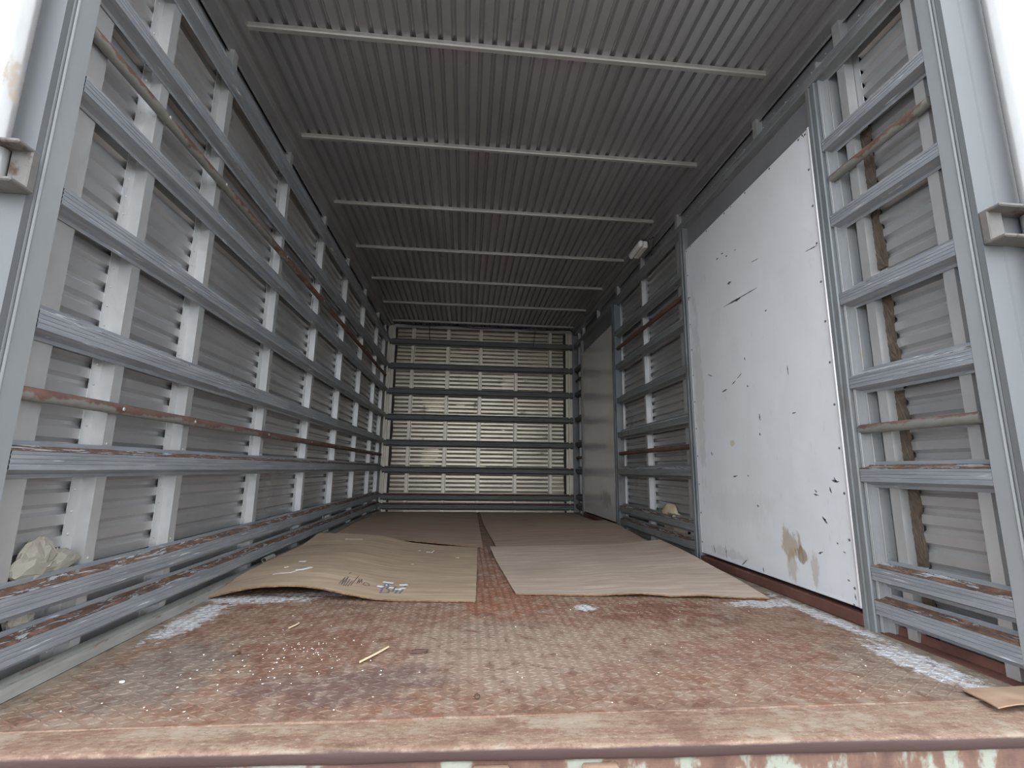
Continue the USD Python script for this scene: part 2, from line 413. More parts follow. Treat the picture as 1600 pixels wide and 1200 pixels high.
def tread(x0, x1, y0, y1, p=0.030):
    vs, fs = [], []
    L, w, hgt = 0.0145, 0.0048, 0.0014
    ny, nx = int((y1 - y0) / (p * 0.62)), int((x1 - x0) / p)
    unit = np.array([(-L, 0, -0.0005), (0, -w, -0.0005), (L, 0, -0.0005), (0, w, -0.0005), (-L * 0.45, 0, hgt), (L * 0.45, 0, hgt)])
    tri = np.array([(0, 1, 4), (1, 5, 4), (1, 2, 5), (2, 3, 5), (3, 4, 5), (3, 0, 4)])
    for j in range(ny):
        for i in range(nx):
            a = math.radians(28 if (i + j) % 2 else -28)
            c, s = math.cos(a), math.sin(a)
            q = unit.copy(); q[:, :2] = q[:, :2] @ np.array([[c, s], [-s, c]])
            q += (x0 + (i + 0.5) * p, y0 + (j + 0.5) * p * 0.62, 0)
            fs.append(tri + 6 * len(vs)); vs.append(q)
    return trimesh.Trimesh(np.vstack(vs), np.vstack(fs), process=False)


obj('tread_lugs', tread(-1.15, 1.17, 1.14, 2.25), 'floor', floor, smooth=False, kind='stuff')
obj('tread_lugs', tread(-0.20, 0.12, 2.25, 3.40), 'floor', floor, smooth=False, kind='stuff')
# bent side angles on which the walls stand
obj('base_angle', extrude(sheet([(-0.004, 0.0015), (0.0, 0.028), (0.045, 0.029)], 0.003), (-1.188, 1.18, 0), (0, 1, 0), (-1, 0, 0), (0, 0, 1), 4.8, 40, 0.0015, 3.0, 3), 'angle', floor)
obj('base_angle', extrude(sheet([(0.0, 0.0015), (0.04, 0.004), (0.045, 0.030)], 0.003), (1.205, 1.15, 0), (0, 1, 0), (1, 0, 0), (0, 0, 1), 0.42, 6), 'rust_red', floor)

thr = thing('trim_1', label='rusty rolled steel sill at the open rear end of the floor', kind='structure')


def skew(m):
    v = np.array(m.vertices); v[:, 1] += -0.033 * v[:, 0] * np.clip((1.128 - v[:, 1]) / 0.11, 0, 1); m.vertices = v
    return m


def curve(pts, n=6):
    """rounds the corners of a polyline a little"""
    p = np.array(pts, float)
    for _ in range(2):
        q = [p[0]]
        for a, b in zip(p[:-1], p[1:]): q += [a * 0.75 + b * 0.25, a * 0.25 + b * 0.75]
        p = np.array(q + [p[-1]])
    return p


prof = Polygon([(1.126, 0.001), *[tuple(k) for k in curve([(1.07, 0.001), (1.03, 0.002), (1.006, 0.001), (1.0, -0.006), (1.002, -0.024), (1.014, -0.028)])], (1.014, -0.16), (1.03, -0.16), (1.03, -0.02), (1.126, -0.02)])
obj('sill_plate', skew(extrude(prof, (-1.36, 0, 0), (1, 0, 0), (0, 1, 0), (0, 0, 1), 2.72, 120, 0.003, 5.0, 5)), 'threshold', thr)
for x in (-0.12, 0.09):
    obj('sill_bracket', skew(box((x - 0.035, 0.985, -0.11), (x + 0.035, 1.016, -0.035), 0.004)), 'cardboard', thr, label='rust pink bracket welded below the sill')
obj('weld_bead', skew(extrude(Polygon([(1.112, 0.0), (1.116, 0.0035), (1.124, 0.0035), (1.128, 0.0)]), (-1.18, 0, 0), (1, 0, 0), (0, 1, 0), (0, 0, 1), 2.36, 90, 0.0015, 20.0, 8)), 'floor', thr)

# ------------------------------------------------------------------ shared wall pieces
RAIL_Z = [0.071, 0.180, 0.506, 0.836, 1.155, 1.475, 1.800, 2.120]
FACE = [(0.0375, 0.0), (0.0375, 0.009), (0.036, 0.0105), (0.036, 0.013), (0.0375, 0.0145), (0.0375, 0.020), (0.036, 0.0215), (0.036, 0.024), (0.0375, 0.0255), (0.0375, 0.031), (0.036, 0.0325), (0.036, 0.034), (0.0375, 0.0355), (0.0375, 0.042)]
RAIL_FLANGE = [(0.008, 0.051), (0.0035, 0.053), (0.0025, 0.068)]
RAIL_LOW = [(0.003, -0.021), (0.0045, -0.011), (0.009, -0.008), *FACE]
RAIL_TOP = [(0.0372, 0.0428), (0.030, 0.0452), (0.010, 0.0515), (0.006, 0.0560)]


def rail(parent, name, origin, A, N, length, mat, ledge, seed, label=None):
    """one fluted hat rail; its upper web, which catches dirt and rusts, is a sub-part"""
    seg = max(2, int(length / 0.06))
    r = obj(name, join([extrude(sheet(p, 0.0018), origin, A, N, (0, 0, 1), length, seg, 0.0011, 7.0, seed) for p in (RAIL_LOW, RAIL_FLANGE)]), mat, parent, label=label)
    obj('ledge', extrude(sheet(RAIL_TOP, 0.0022), origin, A, N, (0, 0, 1), length, seg * 2, 0.0022, 12.0, seed + 50), ledge, r)
    return r


def stud(parent, y0, side, z0, z1, mat='stud', w=0.037, crown=0.037, near_flange=True, rivets=True, zr=0.06):
    """a hat post on a side wall (side -1 left, +1 right); y0 is the near edge of its near flange"""
    d = XP - XC
    p = [(y0, 0.0015), (y0 + w, 0.0015), (y0 + w + 0.002, d), (y0 + w + crown, d), (y0 + w + crown + 0.002, 0.0015), (y0 + w + crown + 0.03, 0.0015)]
    if not near_flange: p = p[1:]
    s = obj('stud', extrude(sheet(p, 0.0025), (side * XP, 0, z0), (0, 0, 1), (0, 1, 0), (-side, 0, 0), z1 - z0), mat, parent)
    if rivets:
        ms = [dome((side * (XP - 0.003), y0 + w * 0.45, z), (side, 0, 0), 0.0042, 0.5) for z in np.arange(z0 + 0.03, z1, zr)]
        ms += [dome((side * (XC - 0.0015), y0 + w + crown * 0.5, z), (side, 0, 0), 0.0045, 0.4) for z in np.arange(z0 + 0.26, z1, 0.32)]
        obj('rivets', join(ms), 'rivet', s, kind='stuff')
    return s


def side_panel(parent, y0, y1, side, z1, start=0.0, mat='panel_side'):
    pts = corrugation(z1, 0.058, 0.027, 0.014, start)
    return obj('corrugated_panel', extrude(sheet([(b, a) for a, b in pts], 0.0016), (side * XP, y0, 0.0), (0, 1, 0), (side, 0, 0), (0, 0, 1), y1 - y0, 10, 0.0005, 2.0, int(y0 * 10)), mat, parent, smooth=25)


def top_rail(parent, side, y0, y1):
    p = [(XP - 0.02, 2.286), (XP - 0.02, 2.300), (1.214, 2.306), (1.212, 2.326), (1.198, 2.328), (1.197, 2.350), (1.178, 2.353), (1.177, 2.341), (1.159, 2.343), (1.158, 2.39), (1.30, 2.40)]
    plate = obj('upper_plate', box((side * (XP - 0.005), y0, 2.195), (side * (XP - 0.002), y1, 2.296), 0.0008), 'header', parent)
    obj('top_rail', extrude(sheet(p, 0.003), (0, y0, 0), (0, 1, 0), (side, 0, 0), (0, 0, 1), y1 - y0, 8), 'roof_trim', parent)
    obj('rivets', join([dome((side * (XP - 0.0065), y, 2.245 + 0.012 * (k % 2)), (side, 0, 0), 0.004) for k, y in enumerate(np.arange(y0 + 0.2, y1, 0.085))]), 'rivet', plate, kind='stuff')


# ------------------------------------------------------------------ left wall
wl = thing('wall_left', label='unbroken aluminium cargo wall of corrugated sheets, studs and fluted rails opposite the white door', kind='structure')
LS = [1.452, 1.833, 2.514, 3.213, 3.910, 4.624, 5.345]
edges = [1.16] + [y + 0.03 for y in LS] + [6.05]
for k, (a, b) in enumerate(zip(edges[:-1], edges[1:])): side_panel(wl, a, b, -1, 2.30, 0.01)
obj('jamb_flange', box((-XC - 0.003, 1.178, 0), (-XC, 1.272, 2.29), 0.0005), 'stud', wl)
for y in LS: stud(wl, y, -1, 0.0, 2.30)
stud(wl, 5.84, -1, 0.0, 2.30, crown=0.03, rivets=False)
for k, z in enumerate(RAIL_Z):
    rail(wl, 'rail', (-XC, 1.176, z), (0, 1, 0), (1, 0, 0), 4.79, 'rail', ('ledge_heavy', 'ledge_heavy', 'ledge_heavy', 'ledge_mid', 'ledge_light', 'ledge_light', 'ledge_light', 'ledge_light')[k], 10 + k)
for z in (0.683, 1.668):
    t = obj('guard_tube', cyl((-1.221, 1.172, z), (-1.221, 5.93, z), 0.0165, 16), 'tube', wl, label='rusty round guard tube running between the rails')
    obj('screws', join([dome((-1.205, y + 0.055, z), (1, 0, 0), 0.006, 0.5) for y in LS]), 'rivet', t, kind='stuff')
top_rail(wl, -1, 1.12, 6.05)

# ------------------------------------------------------------------ right wall
wr = thing('wall_right', label='aluminium cargo wall of studs and rails around two side doors', kind='structure')
for a, b in ((1.16, 1.437), (1.437, 1.60), (2.80, 2.97), (2.97, 3.63), (3.63, 4.30), (5.58, 6.05)):
    if a != 1.437: side_panel(wr, a, b, 1, 2.30, 0.02)
obj('flat_panel', box((XP, 1.437, 0), (XP + 0.003, 1.60, 2.30), 0.0005), 'panel_side', wr)
obj('upper_panel', box((XP, 1.60, 1.93), (XP + 0.003, 2.80, 2.30), 0.0005), 'header', wr)
obj('upper_panel', box((XP, 4.30, 1.93), (XP + 0.003, 5.58, 2.30), 0.0005), 'header', wr)
stud(wr, 1.155, 1, 0.0, 2.30, w=0.030, crown=0.034, near_flange=False, rivets=False)
s = stud(wr, 1.428, 1, 0.0, 2.30, w=0.036, crown=0.034, near_flange=False, rivets=False)
obj('bolts', join([dome((XP - 0.002, 1.525, z), (1, 0, 0), 0.0055, 0.6) for z in np.arange(0.1, 2.2, 0.078)]), 'bolt_dark', s, kind='stuff')
pl = obj('post_lip', extrude(sheet([(1.572, 0.0), (1.566, 0.002), (1.564, 0.020), (1.544, 0.024), (1.542, 0.060)], 0.003), (1.212, 0, 0), (0, 0, 1), (0, 1, 0), (1, 0, 0), 2.20), 'steel_grey', wr)
obj('bright_edge', join([cyl((1.213, 1.5655, 0), (1.213, 1.5655, 2.2), 0.0028, 8), cyl((1.236, 1.5435, 0), (1.236, 1.5435, 2.2), 0.0028, 8)]), 'galv_pipe', pl, kind='stuff')
obj('jamb_lip', extrude(sheet([(1.142, 0.0), (1.150, 0.0), (1.152, 0.05)], 0.003), (1.214, 0, 0), (0, 0, 1), (0, 1, 0), (1, 0, 0), 2.20), 'galv_pipe', wr)


def sealant_strip(z0, z1, y0, seed, w=0.030):
    z = np.linspace(z0, z1, int((z1 - z0) / 0.012))
    q = np.stack([z * 0, z * 0, z * 14], 1)
    wd = w * (0.55 + 0.8 * meshkit.fbm(q, 3, seed))
    poly = Polygon(np.vstack([np.stack([0 * z, z], 1), np.stack([-wd, z], 1)[::-1]])).buffer(0)
    m = extrude(poly, (XP - 0.006, y0, 0), (1, 0, 0), (0, 1, 0), (0, 0, 1), 0.007)
    m = m.subdivide()
    v = np.array(m.vertices); k = v[:, 0] < XP - 0.003
    v[k, 0] -= 0.008 * meshkit.fbm(v[k] * 90, 2, seed)
    m.vertices = v
    return m


for z0, z1, sd in ((0.02, 0.155, 1), (0.235, 0.485, 2), (0.56, 0.80, 3), (0.90, 1.14, 4), (1.24, 1.46, 5), (1.55, 1.79, 6)):
    obj('sealant_strip', sealant_strip(z0, z1, 1.462, sd, 0.034), 'sealant', wr, smooth=False, label='brown foamed sealant along the stud edge')
for y0, w, c in ((2.905, 0.03, 0.035), (3.600, 0.03, 0.035), (4.235, 0.03, 0.06), (5.62, 0.03, 0.03), (5.86, 0.03, 0.03)):
    stud(wr, y0, 1, 0.0, 2.30, w=w, crown=c)
for y0 in (1.98, 4.95): stud(wr, y0, 1, 2.17, 2.30, w=0.03, crown=0.03, rivets=False)
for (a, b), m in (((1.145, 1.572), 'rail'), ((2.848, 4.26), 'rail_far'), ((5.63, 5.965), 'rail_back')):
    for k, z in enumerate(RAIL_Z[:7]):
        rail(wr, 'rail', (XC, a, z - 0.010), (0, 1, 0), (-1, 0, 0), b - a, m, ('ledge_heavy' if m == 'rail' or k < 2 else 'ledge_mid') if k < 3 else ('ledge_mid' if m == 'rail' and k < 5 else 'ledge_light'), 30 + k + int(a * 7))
    for z in (0.678, 1.666):
        obj('guard_tube', cyl((1.221, a + 0.015, z), (1.221, b - 0.006, z), 0.0165, 16), 'tube' if m == 'rail' else 'rust_brown', wr, label='rusty round guard tube running between the rails')
rail(wr, 'rail', (XC, 1.145, RAIL_Z[7] - 0.004), (0, 1, 0), (-1, 0, 0), 4.82, 'rail_far', 'ledge_light', 77)
top_rail(wr, 1, 1.12, 6.05)
for y0, y1, m in ((1.575, 1.628, 'post_worn'), (2.778, 2.846, 'post_worn'), (4.262, 4.355, 'post_worn'), (5.585, 5.63, 'header')):
    pf = Polygon([(y0, 0), (y0 + 0.004, -0.004), ((y0 + y1) / 2 - 0.006, -0.004), ((y0 + y1) / 2 - 0.003, 0.002), ((y0 + y1) / 2 + 0.003, 0.002), ((y0 + y1) / 2 + 0.006, -0.004), (y1 - 0.004, -0.004), (y1, 0), (y1, 0.06), (y0, 0.06)])
    obj('door_post', extrude(pf, (1.200, 0, 0), (0, 0, 1), (0, 1, 0), (1, 0, 0), 2.11), m, wr)
for a, b in ((1.628, 2.778), (4.355, 5.585)):
    obj('door_sill', box((1.198, a, 0.0), (1.26, b, 0.043), 0.004), 'rust_red', wr, label='red brown rusty sill below the side door')
    obj('door_header', box((1.228, a, 1.958), (1.25, b, 2.10), 0.002), 'header', wr)
    obj('door_gap_backing', box((1.246, a, 0.043), (1.256, b, 1.958), 0.001), 'black_seal', wr)

# ------------------------------------------------------------------ side doors
d1 = thing('door_1', label='large scuffed white side door panel with rust brown stain near its foot', kind='structure')
obj('door_panel', box((1.206, 1.646, 0.058), (1.236, 2.772, 1.952), 0.003), 'door_white', d1)
obj('edge_trim', box((1.199, 1.631, 0.058), (1.236, 1.645, 1.952), 0.004), 'door_edge', d1)
obj('edge_trim', box((1.205, 2.7725, 0.058), (1.236, 2.7765, 1.952), 0.001), 'door_edge', d1)
obj('rivets', join([dome((1.206, 1.66, z), (1, 0, 0), 0.005) for z in np.arange(0.12, 1.95, 0.165)] + [dome((1.206, 2.762, z), (1, 0, 0), 0.005) for z in np.arange(0.12, 1.95, 0.165)] + [dome((1.206, y, 1.94), (1, 0, 0), 0.005) for y in np.arange(1.7, 2.75, 0.2)]), 'bolt_dark', d1, kind='stuff')


def mark(y, z, ly, lz, w, seed):
    """one scuff: an irregular sliver on the door's face from (y, z) along (ly, lz)"""
    t = np.linspace(-0.5, 0.5, 12)
    n = np.array([-lz, ly]); n = n / (np.linalg.norm(n) + 1e-9)
    ctr = np.stack([y + ly * t, z + lz * t], 1)
    wd = w * 0.62 * (1 - (2 * t) ** 2) * (0.35 + 1.3 * meshkit.noise(np.stack([t * 14, t * 0, t * 0], 1), seed))
    return extrude(Polygon(np.vstack([ctr + n * wd[:, None], (ctr - n * wd[:, None] * 0.6)[::-1]])).buffer(0.0004), (1.2052, 0, 0), (1, 0, 0), (0, 1, 0), (0, 0, 1), 0.0012)


MARKS = [(2.217, 1.415, -0.306, -0.009, 0.007), (2.236, 1.413, -0.057, -0.001, 0.012), (2.299, 1.531, -0.04, -0.002, 0.012), (2.402, 1.718, -0.022, 0.001, 0.007), (2.347, 1.724, -0.021, -0.005, 0.006), (2.307, 1.69, -0.016, -0.002, 0.006), (2.224, 1.685, -0.012, 0.003, 0.005), (1.692, 1.433, -0.069, -0.005, 0.003), (2.76, 1.617, -0.036, -0.003, 0.006), (2.015, 1.276, -0.014, 0.003, 0.005), (2.232, 1.94, -0.01, 0.002, 0.004), (2.067, 1.553, -0.05, -0.005, 0.002), (1.673, 1.94, -0.013, -0.023, 0.004), (2.42, 0.959, -0.049, 0.008, 0.01), (2.325, 0.986, -0.033, 0.013, 0.005), (2.269, 1.011, -0.041, 0.019, 0.005), (2.558, 1.071, -0.049, -0.02, 0.005), (2.211, 1.088, -0.006, -0.016, 0.006), (1.901, 0.964, -0.002, -0.042, 0.004), (2.204, 0.947, -0.009, -0.011, 0.006), (2.126, 0.782, -0.005, -0.034, 0.006), (2.135, 0.702, -0.006, -0.012, 0.007), (1.887, 0.775, -0.024, 0.001, 0.004), (2.594, 0.625, -0.008, -0.021, 0.007), (2.371, 0.502, -0.044, 0.005, 0.007), (2.257, 0.505, -0.012, -0.004, 0.004), (2.195, 0.366, -0.012, -0.008, 0.007), (1.697, 0.494, -0.039, -0.006, 0.006), (1.695, 0.497, -0.013, -0.021, 0.005), (1.804, 0.438, -0.029, -0.004, 0.005), (1.804, 0.452, -0.012, -0.009, 0.004), (1.725, 0.459, -0.007, -0.022, 0.005), (1.771, 0.344, -0.024, -0.024, 0.007), (1.771, 0.346, -0.012, -0.001, 0.006), (1.81, 0.217, -0.024, 0.01, 0.006), (2.628, 0.098, -0.015, -0.045, 0.004), (2.509, 0.107, -0.006, -0.065, 0.004), (2.344, 0.082, -0.049, 0.034, 0.006), (2.191, 0.078, -0.004, -0.02, 0.004), (1.718, 0.265, -0.006, -0.006, 0.004), (1.689, 0.238, -0.01, -0.005, 0.004), (1.683, 0.142, -0.01, -0.005, 0.004), (1.66, 0.092, -0.003, -0.022, 0.003), (1.67, 0.063, -0.007, -0.004, 0.004)]
obj('scuff_marks', join([mark(*m, k) for k, m in enumerate(MARKS)]), 'scuff', d1, smooth=False, label='dark scuffs and a long gash on the white panel', kind='stuff')
d2 = thing('door_2', label='plain grey side door panel beside the far corner', kind='structure')
obj('door_panel', box((1.208, 4.36, 0.055), (1.236, 5.58, 1.945), 0.003), 'door_grey', d2)
obj('edge_trim', box((1.204, 4.357, 0.055), (1.2075, 4.375, 1.945), 0.001), 'door_edge', d2)

# ------------------------------------------------------------------ back wall
wb = thing('wall_back', label='far cargo wall of finely corrugated aluminium behind eight dark rails', kind='structure')
BS = [-0.932, -0.482, -0.062, 0.403, 0.855]
YP = 6.04
bx = [-1.118] + [x + 0.027 for x in BS] + [1.075]
for k, (a, b) in enumerate(zip(bx[:-1], bx[1:])):
    pts = corrugation(2.34, 0.0515, 0.026, 0.016, 0.0)
    obj('corrugated_panel', extrude(sheet([(d, c) for c, d in pts], 0.0016), (a, YP, 0.0), (1, 0, 0), (0, 1, 0), (0, 0, 1), b - a, 6, 0.0006, 3.0, k), 'panel_back', wb, smooth=25)
for k, x in enumerate(BS):
    d = YP - 5.999
    p = [(x, 0.0015), (x + 0.010, 0.0015), (x + 0.012, d), (x + 0.042, d), (x + 0.044, 0.0015), (x + 0.054, 0.0015)]
    obj('stud', extrude(sheet(p, 0.0025), (0, YP, 0.0), (0, 0, 1), (1, 0, 0), (0, -1, 0), 2.34), 'stud_back', wb)
for a, b in ((-1.225, -1.135), (1.088, 1.172)):
    obj('corner_strip', extrude(sheet([(a, 0.0), (a + 0.03, 0.0), (a + 0.034, 0.006), (a + 0.05, 0.006), (a + 0.054, 0.0), (b, 0.0), (b + 0.002, -0.03)], 0.003), (0, 6.0, 0), (0, 0, 1), (1, 0, 0), (0, -1, 0), 2.34), 'stud_back', wb)
for x, s in ((-1.133, 1), (1.086, -1)):
    z = np.linspace(0.0, 2.3, 150)
    wd = 0.016 + 0.016 * meshkit.fbm(np.stack([z * 9, z * 0, z * 0], 1), 3, 4 + s)
    obj('seal_strip', extrude(Polygon(np.vstack([np.stack([x + 0 * z, z], 1), np.stack([x + s * wd, z], 1)[::-1]])).buffer(0), (0, 6.012, 0), (0, 1, 0), (1, 0, 0), (0, 0, 1), 0.02), 'black_seal', wb)
for k, (z, dz) in enumerate(zip(RAIL_Z, (-0.024, -0.022, -0.026, -0.030, -0.028, -0.022, -0.022, -0.022))):
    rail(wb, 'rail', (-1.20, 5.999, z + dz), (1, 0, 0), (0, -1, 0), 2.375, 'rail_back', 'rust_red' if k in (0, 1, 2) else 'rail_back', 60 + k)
obj('top_crossbar', extrude(sheet([(0.0, 0.0), (0.0, -0.03), (0.02, -0.034), (0.02, -0.045)], 0.003), (-1.15, 5.985, 2.352), (1, 0, 0), (0, -1, 0), (0, 0, 1), 2.32, 40, 0.004, 4.0, 6), 'beam', wb)
obj('top_closure', box((-1.30, 6.055, -0.02), (1.30, 6.07, 2.44), 0.002), 'header', wb)

# ------------------------------------------------------------------ ceiling
ce = thing('ceiling', label='ribbed aluminium cargo roof carried on seven thin crossbars', kind='structure')
BEAM_Y = [1.806 + 0.6745 * i for i in range(7)]
ys = [1.10] + BEAM_Y + [6.06]
for a, b in zip(ys[:-1], ys[1:]):
    pts = corrugation(2.34, 0.0592, 0.034, 0.016, 0.004)
    obj('roof_panel', extrude(sheet(pts, 0.0016), (-1.17, a, ROOF), (0, 1, 0), (1, 0, 0), (0, 0, 1), b - a, 6, 0.0006, 2.0, int(a * 9)), 'panel_roof', ce, smooth=25)
for y in BEAM_Y:
    p = [(-0.010, 0.0), (-0.010, -0.0165), (-0.007, -0.0215), (0.010, -0.0215), (0.012, 0.0)]
    obj('crossbar', extrude(sheet(p, 0.002), (-1.162, y, ROOF - 0.001), (1, 0, 0), (0, 1, 0), (0, 0, 1), 2.324, 30, 0.001, 3.0, int(y * 10)), 'beam', ce)
obj('roof_skin', box((-1.32, 1.06, 2.402), (1.32, 6.07, 2.43), 0.002), 'header', ce)
obj('rear_header', box((-1.34, 1.06, 2.36), (1.34, 1.118, 2.401), 0.006), 'steel_grey', ce)
obj('side_closure', box((-1.31, 1.12, -0.03), (-1.296, 6.07, 2.402), 0.001), 'header', wl)
obj('side_closure', box((1.296, 1.12, -0.03), (1.31, 6.07, 2.402), 0.001), 'header', wr)

# ------------------------------------------------------------------ rear door frame
for s, n, lab in ((-1, 'trim_2', 'pale grey rear frame post with hinge tube beside the left wall'), (1, 'trim_3', 'pale grey rear frame post with hinge tube and bracket beside the white door')):
    f = thing(n, label=lab, kind='structure')
    xo = 0.075 if s < 0 else 0.135
    yr, yi = (1.085, 1.176) if s < 0 else (1.072, 1.148)
    pf = Polygon([(0.0, yi - 0.004), (0.004, yi), (0.072, yi), (0.072, yr + 0.03), (xo, yr + 0.03), (xo, yr + 0.008), (xo - 0.004, yr + 0.004), (0.055, yr + 0.002), (0.05, yr), (0.006, yr), (0.0, yr + 0.006)])
    obj('post', extrude(pf, (s * XF, 0, 0.0), (0, 0, 1), (s, 0, 0), (0, 1, 0), 2.36, 40, 0.0008, 4.0, 9), 'steel_grey', f)
    # outer cladding of the rear face
    obj('rear_face', extrude(sheet([(-0.002, yr + 0.012), (-0.002, yr - 0.002), (0.052, yr - 0.003), (0.056, yr - 0.006), (xo, yr - 0.002), (xo, yr + 0.03)], 0.003), (s * XF, 0, -0.02), (0, 0, 1), (s, 0, 0), (0, 1, 0), 2.40), 'frame_paint', f)
    for y in (yr + 0.018, yr + 0.028):
        obj('seal_bead', cyl((s * (XF - 0.001), y, 0.0), (s * (XF - 0.001), y, 2.36), 0.0045, 10), 'frame_paint' if y < yr + 0.02 else 'steel_grey', f)
    px, py = (-1.250, 1.055) if s < 0 else (1.330, 1.045)
    obj('hinge_tube', cyl((px, py, 1.16 if s < 0 else -0.1), (px, py, 2.45), 0.0175, 18), 'galv_pipe', f)
    zb = (1.120, 1.222) if s < 0 else (1.135, 1.232)
    x0 = -1.180 if s < 0 else 1.196
    yb = yr - 0.004
    b = obj('hinge_bracket', join([box((x0, yb - 0.022, zb[0] + 0.004), (x0 + s * 0.045, yb, zb[1] - 0.004), 0.003),
                                   box((x0, py - 0.032, zb[1] - 0.010), (px + s * 0.03, yb, zb[1]), 0.003),
                                   box((x0, py - 0.032, zb[0]), (px + s * 0.03, yb, zb[0] + 0.010), 0.003)]), 'bracket', f, label='weathered welded hinge bracket around the tube')
    obj('sleeve', cyl((px, py, zb[0] + 0.011), (px, py, zb[1] - 0.011), 0.0235, 20), 'galv_pipe', b)

# ------------------------------------------------------------------ loose plywood sheets on the floor
class Board:
    """a thin bent sheet: four floor corners (front left, front right, back left, back right) and edge heights"""
    def __init__(self, c, f, b, l, r, base=0.003, thick=0.005, rag=0.004, seed=0, nx=70, ny=60):
        self.c = np.array(c, float); self.e = [np.array(k, float) for k in (f, b, l, r)]
        self.base, self.th, self.rag, self.seed, self.nx, self.ny = base, thick, rag, seed, nx, ny

    def xy(self, s, t):
        a, b, c, d = self.c
        return ((1 - s) * (1 - t))[..., None] * a + (s * (1 - t))[..., None] * b + ((1 - s) * t)[..., None] * c + (s * t)[..., None] * d

    def z(self, s, t):
        f, b, l, r = [np.interp(u, e[:, 0], e[:, 1]) for e, u in zip(self.e, (s, s, t, t))]
        F = lambda e, u: np.interp(u, e[:, 0], e[:, 1])
        c00, c10, c01, c11 = F(self.e[0], 0), F(self.e[0], 1), F(self.e[1], 0), F(self.e[1], 1)
        h = (1 - t) * f + t * b + (1 - s) * l + s * r - ((1 - s) * (1 - t) * c00 + s * (1 - t) * c10 + (1 - s) * t * c01 + s * t * c11)
        return np.maximum(h, 0.0) + self.base

    def top(self, x, y):
        """the sheet's upper surface at (x, y)"""
        s, t = 0.5, 0.5
        for _ in range(12):
            p = self.xy(np.array(s), np.array(t)); e = 1e-4
            J = np.stack([(self.xy(np.array(s + e), np.array(t)) - p) / e, (self.xy(np.array(s), np.array(t + e)) - p) / e], 1)
            ds = np.linalg.solve(J, np.array([x, y]) - p); s += ds[0]; t += ds[1]
        return float(self.z(np.clip(np.array(s), 0, 1), np.clip(np.array(t), 0, 1))) + self.th

    def mesh(self):
        n, m = self.nx, self.ny
        s, t = np.meshgrid(np.linspace(0, 1, n + 1), np.linspace(0, 1, m + 1), indexing='ij')
        p = self.xy(s, t); z = self.z(s, t)
        q = np.stack([s * 38, t * 38, 0 * s], -1)
        j = (meshkit.fbm(q, 4, self.seed) - 0.5) * self.rag * 2
        p[..., 1] += j * ((t < 0.01) * 1.0 + (t > 0.99) * 0.6); p[..., 0] += j * ((s < 0.01) + (s > 0.99)) * 0.5
        lo = np.concatenate([p, z[..., None]], -1).reshape(-1, 3); hi = lo + (0, 0, self.th)
        i, k = np.meshgrid(np.arange(n), np.arange(m), indexing='ij')
        a = i * (m + 1) + k; b = a + m + 1
        quad = np.stack([a, b, b + 1, a + 1], -1).reshape(-1, 4)
        N = len(lo)
        ring = np.concatenate([np.arange(n + 1) * (m + 1), n * (m + 1) + np.arange(1, m + 1), np.arange(n - 1, -1, -1) * (m + 1) + m, np.arange(m - 1, 0, -1)])
        r2 = np.roll(ring, -1)
        top = trimesh.Trimesh(hi, np.vstack([quad[:, [0, 1, 2]], quad[:, [0, 2, 3]]]), process=False)
        bot = np.vstack([quad[:, [0, 2, 1]], quad[:, [0, 3, 2]]])
        side = np.vstack([np.stack([ring, r2, r2 + N], 1), np.stack([ring, r2 + N, ring + N], 1)])
        edge = trimesh.Trimesh(np.vstack([lo, hi]), np.vstack([side]), process=True)
        face = trimesh.Trimesh(np.vstack([lo, hi]), np.vstack([bot, top.faces + N]), process=False)
        return face, edge


Z0 = [(0, 0), (1, 0)]
B1 = Board([(-1.185, 2.10), (-0.13, 1.99), (-1.15, 3.40), (-0.09, 3.30)],
           [(0, .0), (.09, .024), (.18, .042), (.27, .048), (.35, .048), (.43, .038), (.52, .021), (.61, .005), (.71, 0), (1, 0)],
           [(0, .080), (.17, .080), (.38, .068), (.59, .026), (.76, .010), (1, 0)],
           [(0, .0), (.21, .033), (.42, .042), (.77, .045), (1, .080)], Z0, 0.0032, seed=1)
B2 = Board([(0.04, 2.10), (1.09, 1.98), (-0.015, 3.20), (1.15, 3.25)],
           [(0, 0), (.31, .0), (.49, .012), (.62, .003), (.74, .009), (.85, .002), (1, 0)],
           [(0, .020), (.11, .018), (.49, .024), (.72, .030), (1, .056)],
           [(0, 0), (.65, 0), (.85, .012), (1, .022)], [(0, 0), (.2, .02), (.36, .028), (.5, .038), (.7, .05), (1, .056)], 0.0032, seed=2)
B3 = Board([(0.04, 3.14), (1.13, 3.17), (0.0, 4.56), (1.16, 4.62)],
           [(0, .0), (1, .004)], [(0, .010), (.35, .026), (.72, .032), (1, .045)], [(0, .0), (.8, .0), (1, .010)], [(0, .004), (.35, .030), (.7, .055), (1, .045)], 0.0036, seed=3)
B4 = Board([(-1.13, 3.75), (-0.055, 3.30), (-1.18, 5.92), (-0.035, 5.93)], Z0, Z0, [(0, 0.03), (.3, .035), (1, 0.0)], Z0, 0.0034, seed=4)
B5 = Board([(0.0, 4.50), (1.14, 4.54), (0.0, 5.93), (1.15, 5.92)], Z0, Z0, Z0, Z0, 0.0034, seed=5)
LAB = {'B1': 'warm brown plywood sheet with pen scribbles and white tape, front edge arched off the floor',
       'B2': 'pale brown plywood sheet lying in front of the large white door',
       'B3': 'darker plywood sheet tucked behind the pale sheet, reaching the small grey door',
       'B4': 'dark plywood sheet in the far left corner behind the scribbled sheet',
       'B5': 'dark plywood sheet against the far wall, largely under the sheet before it'}
boards = {}
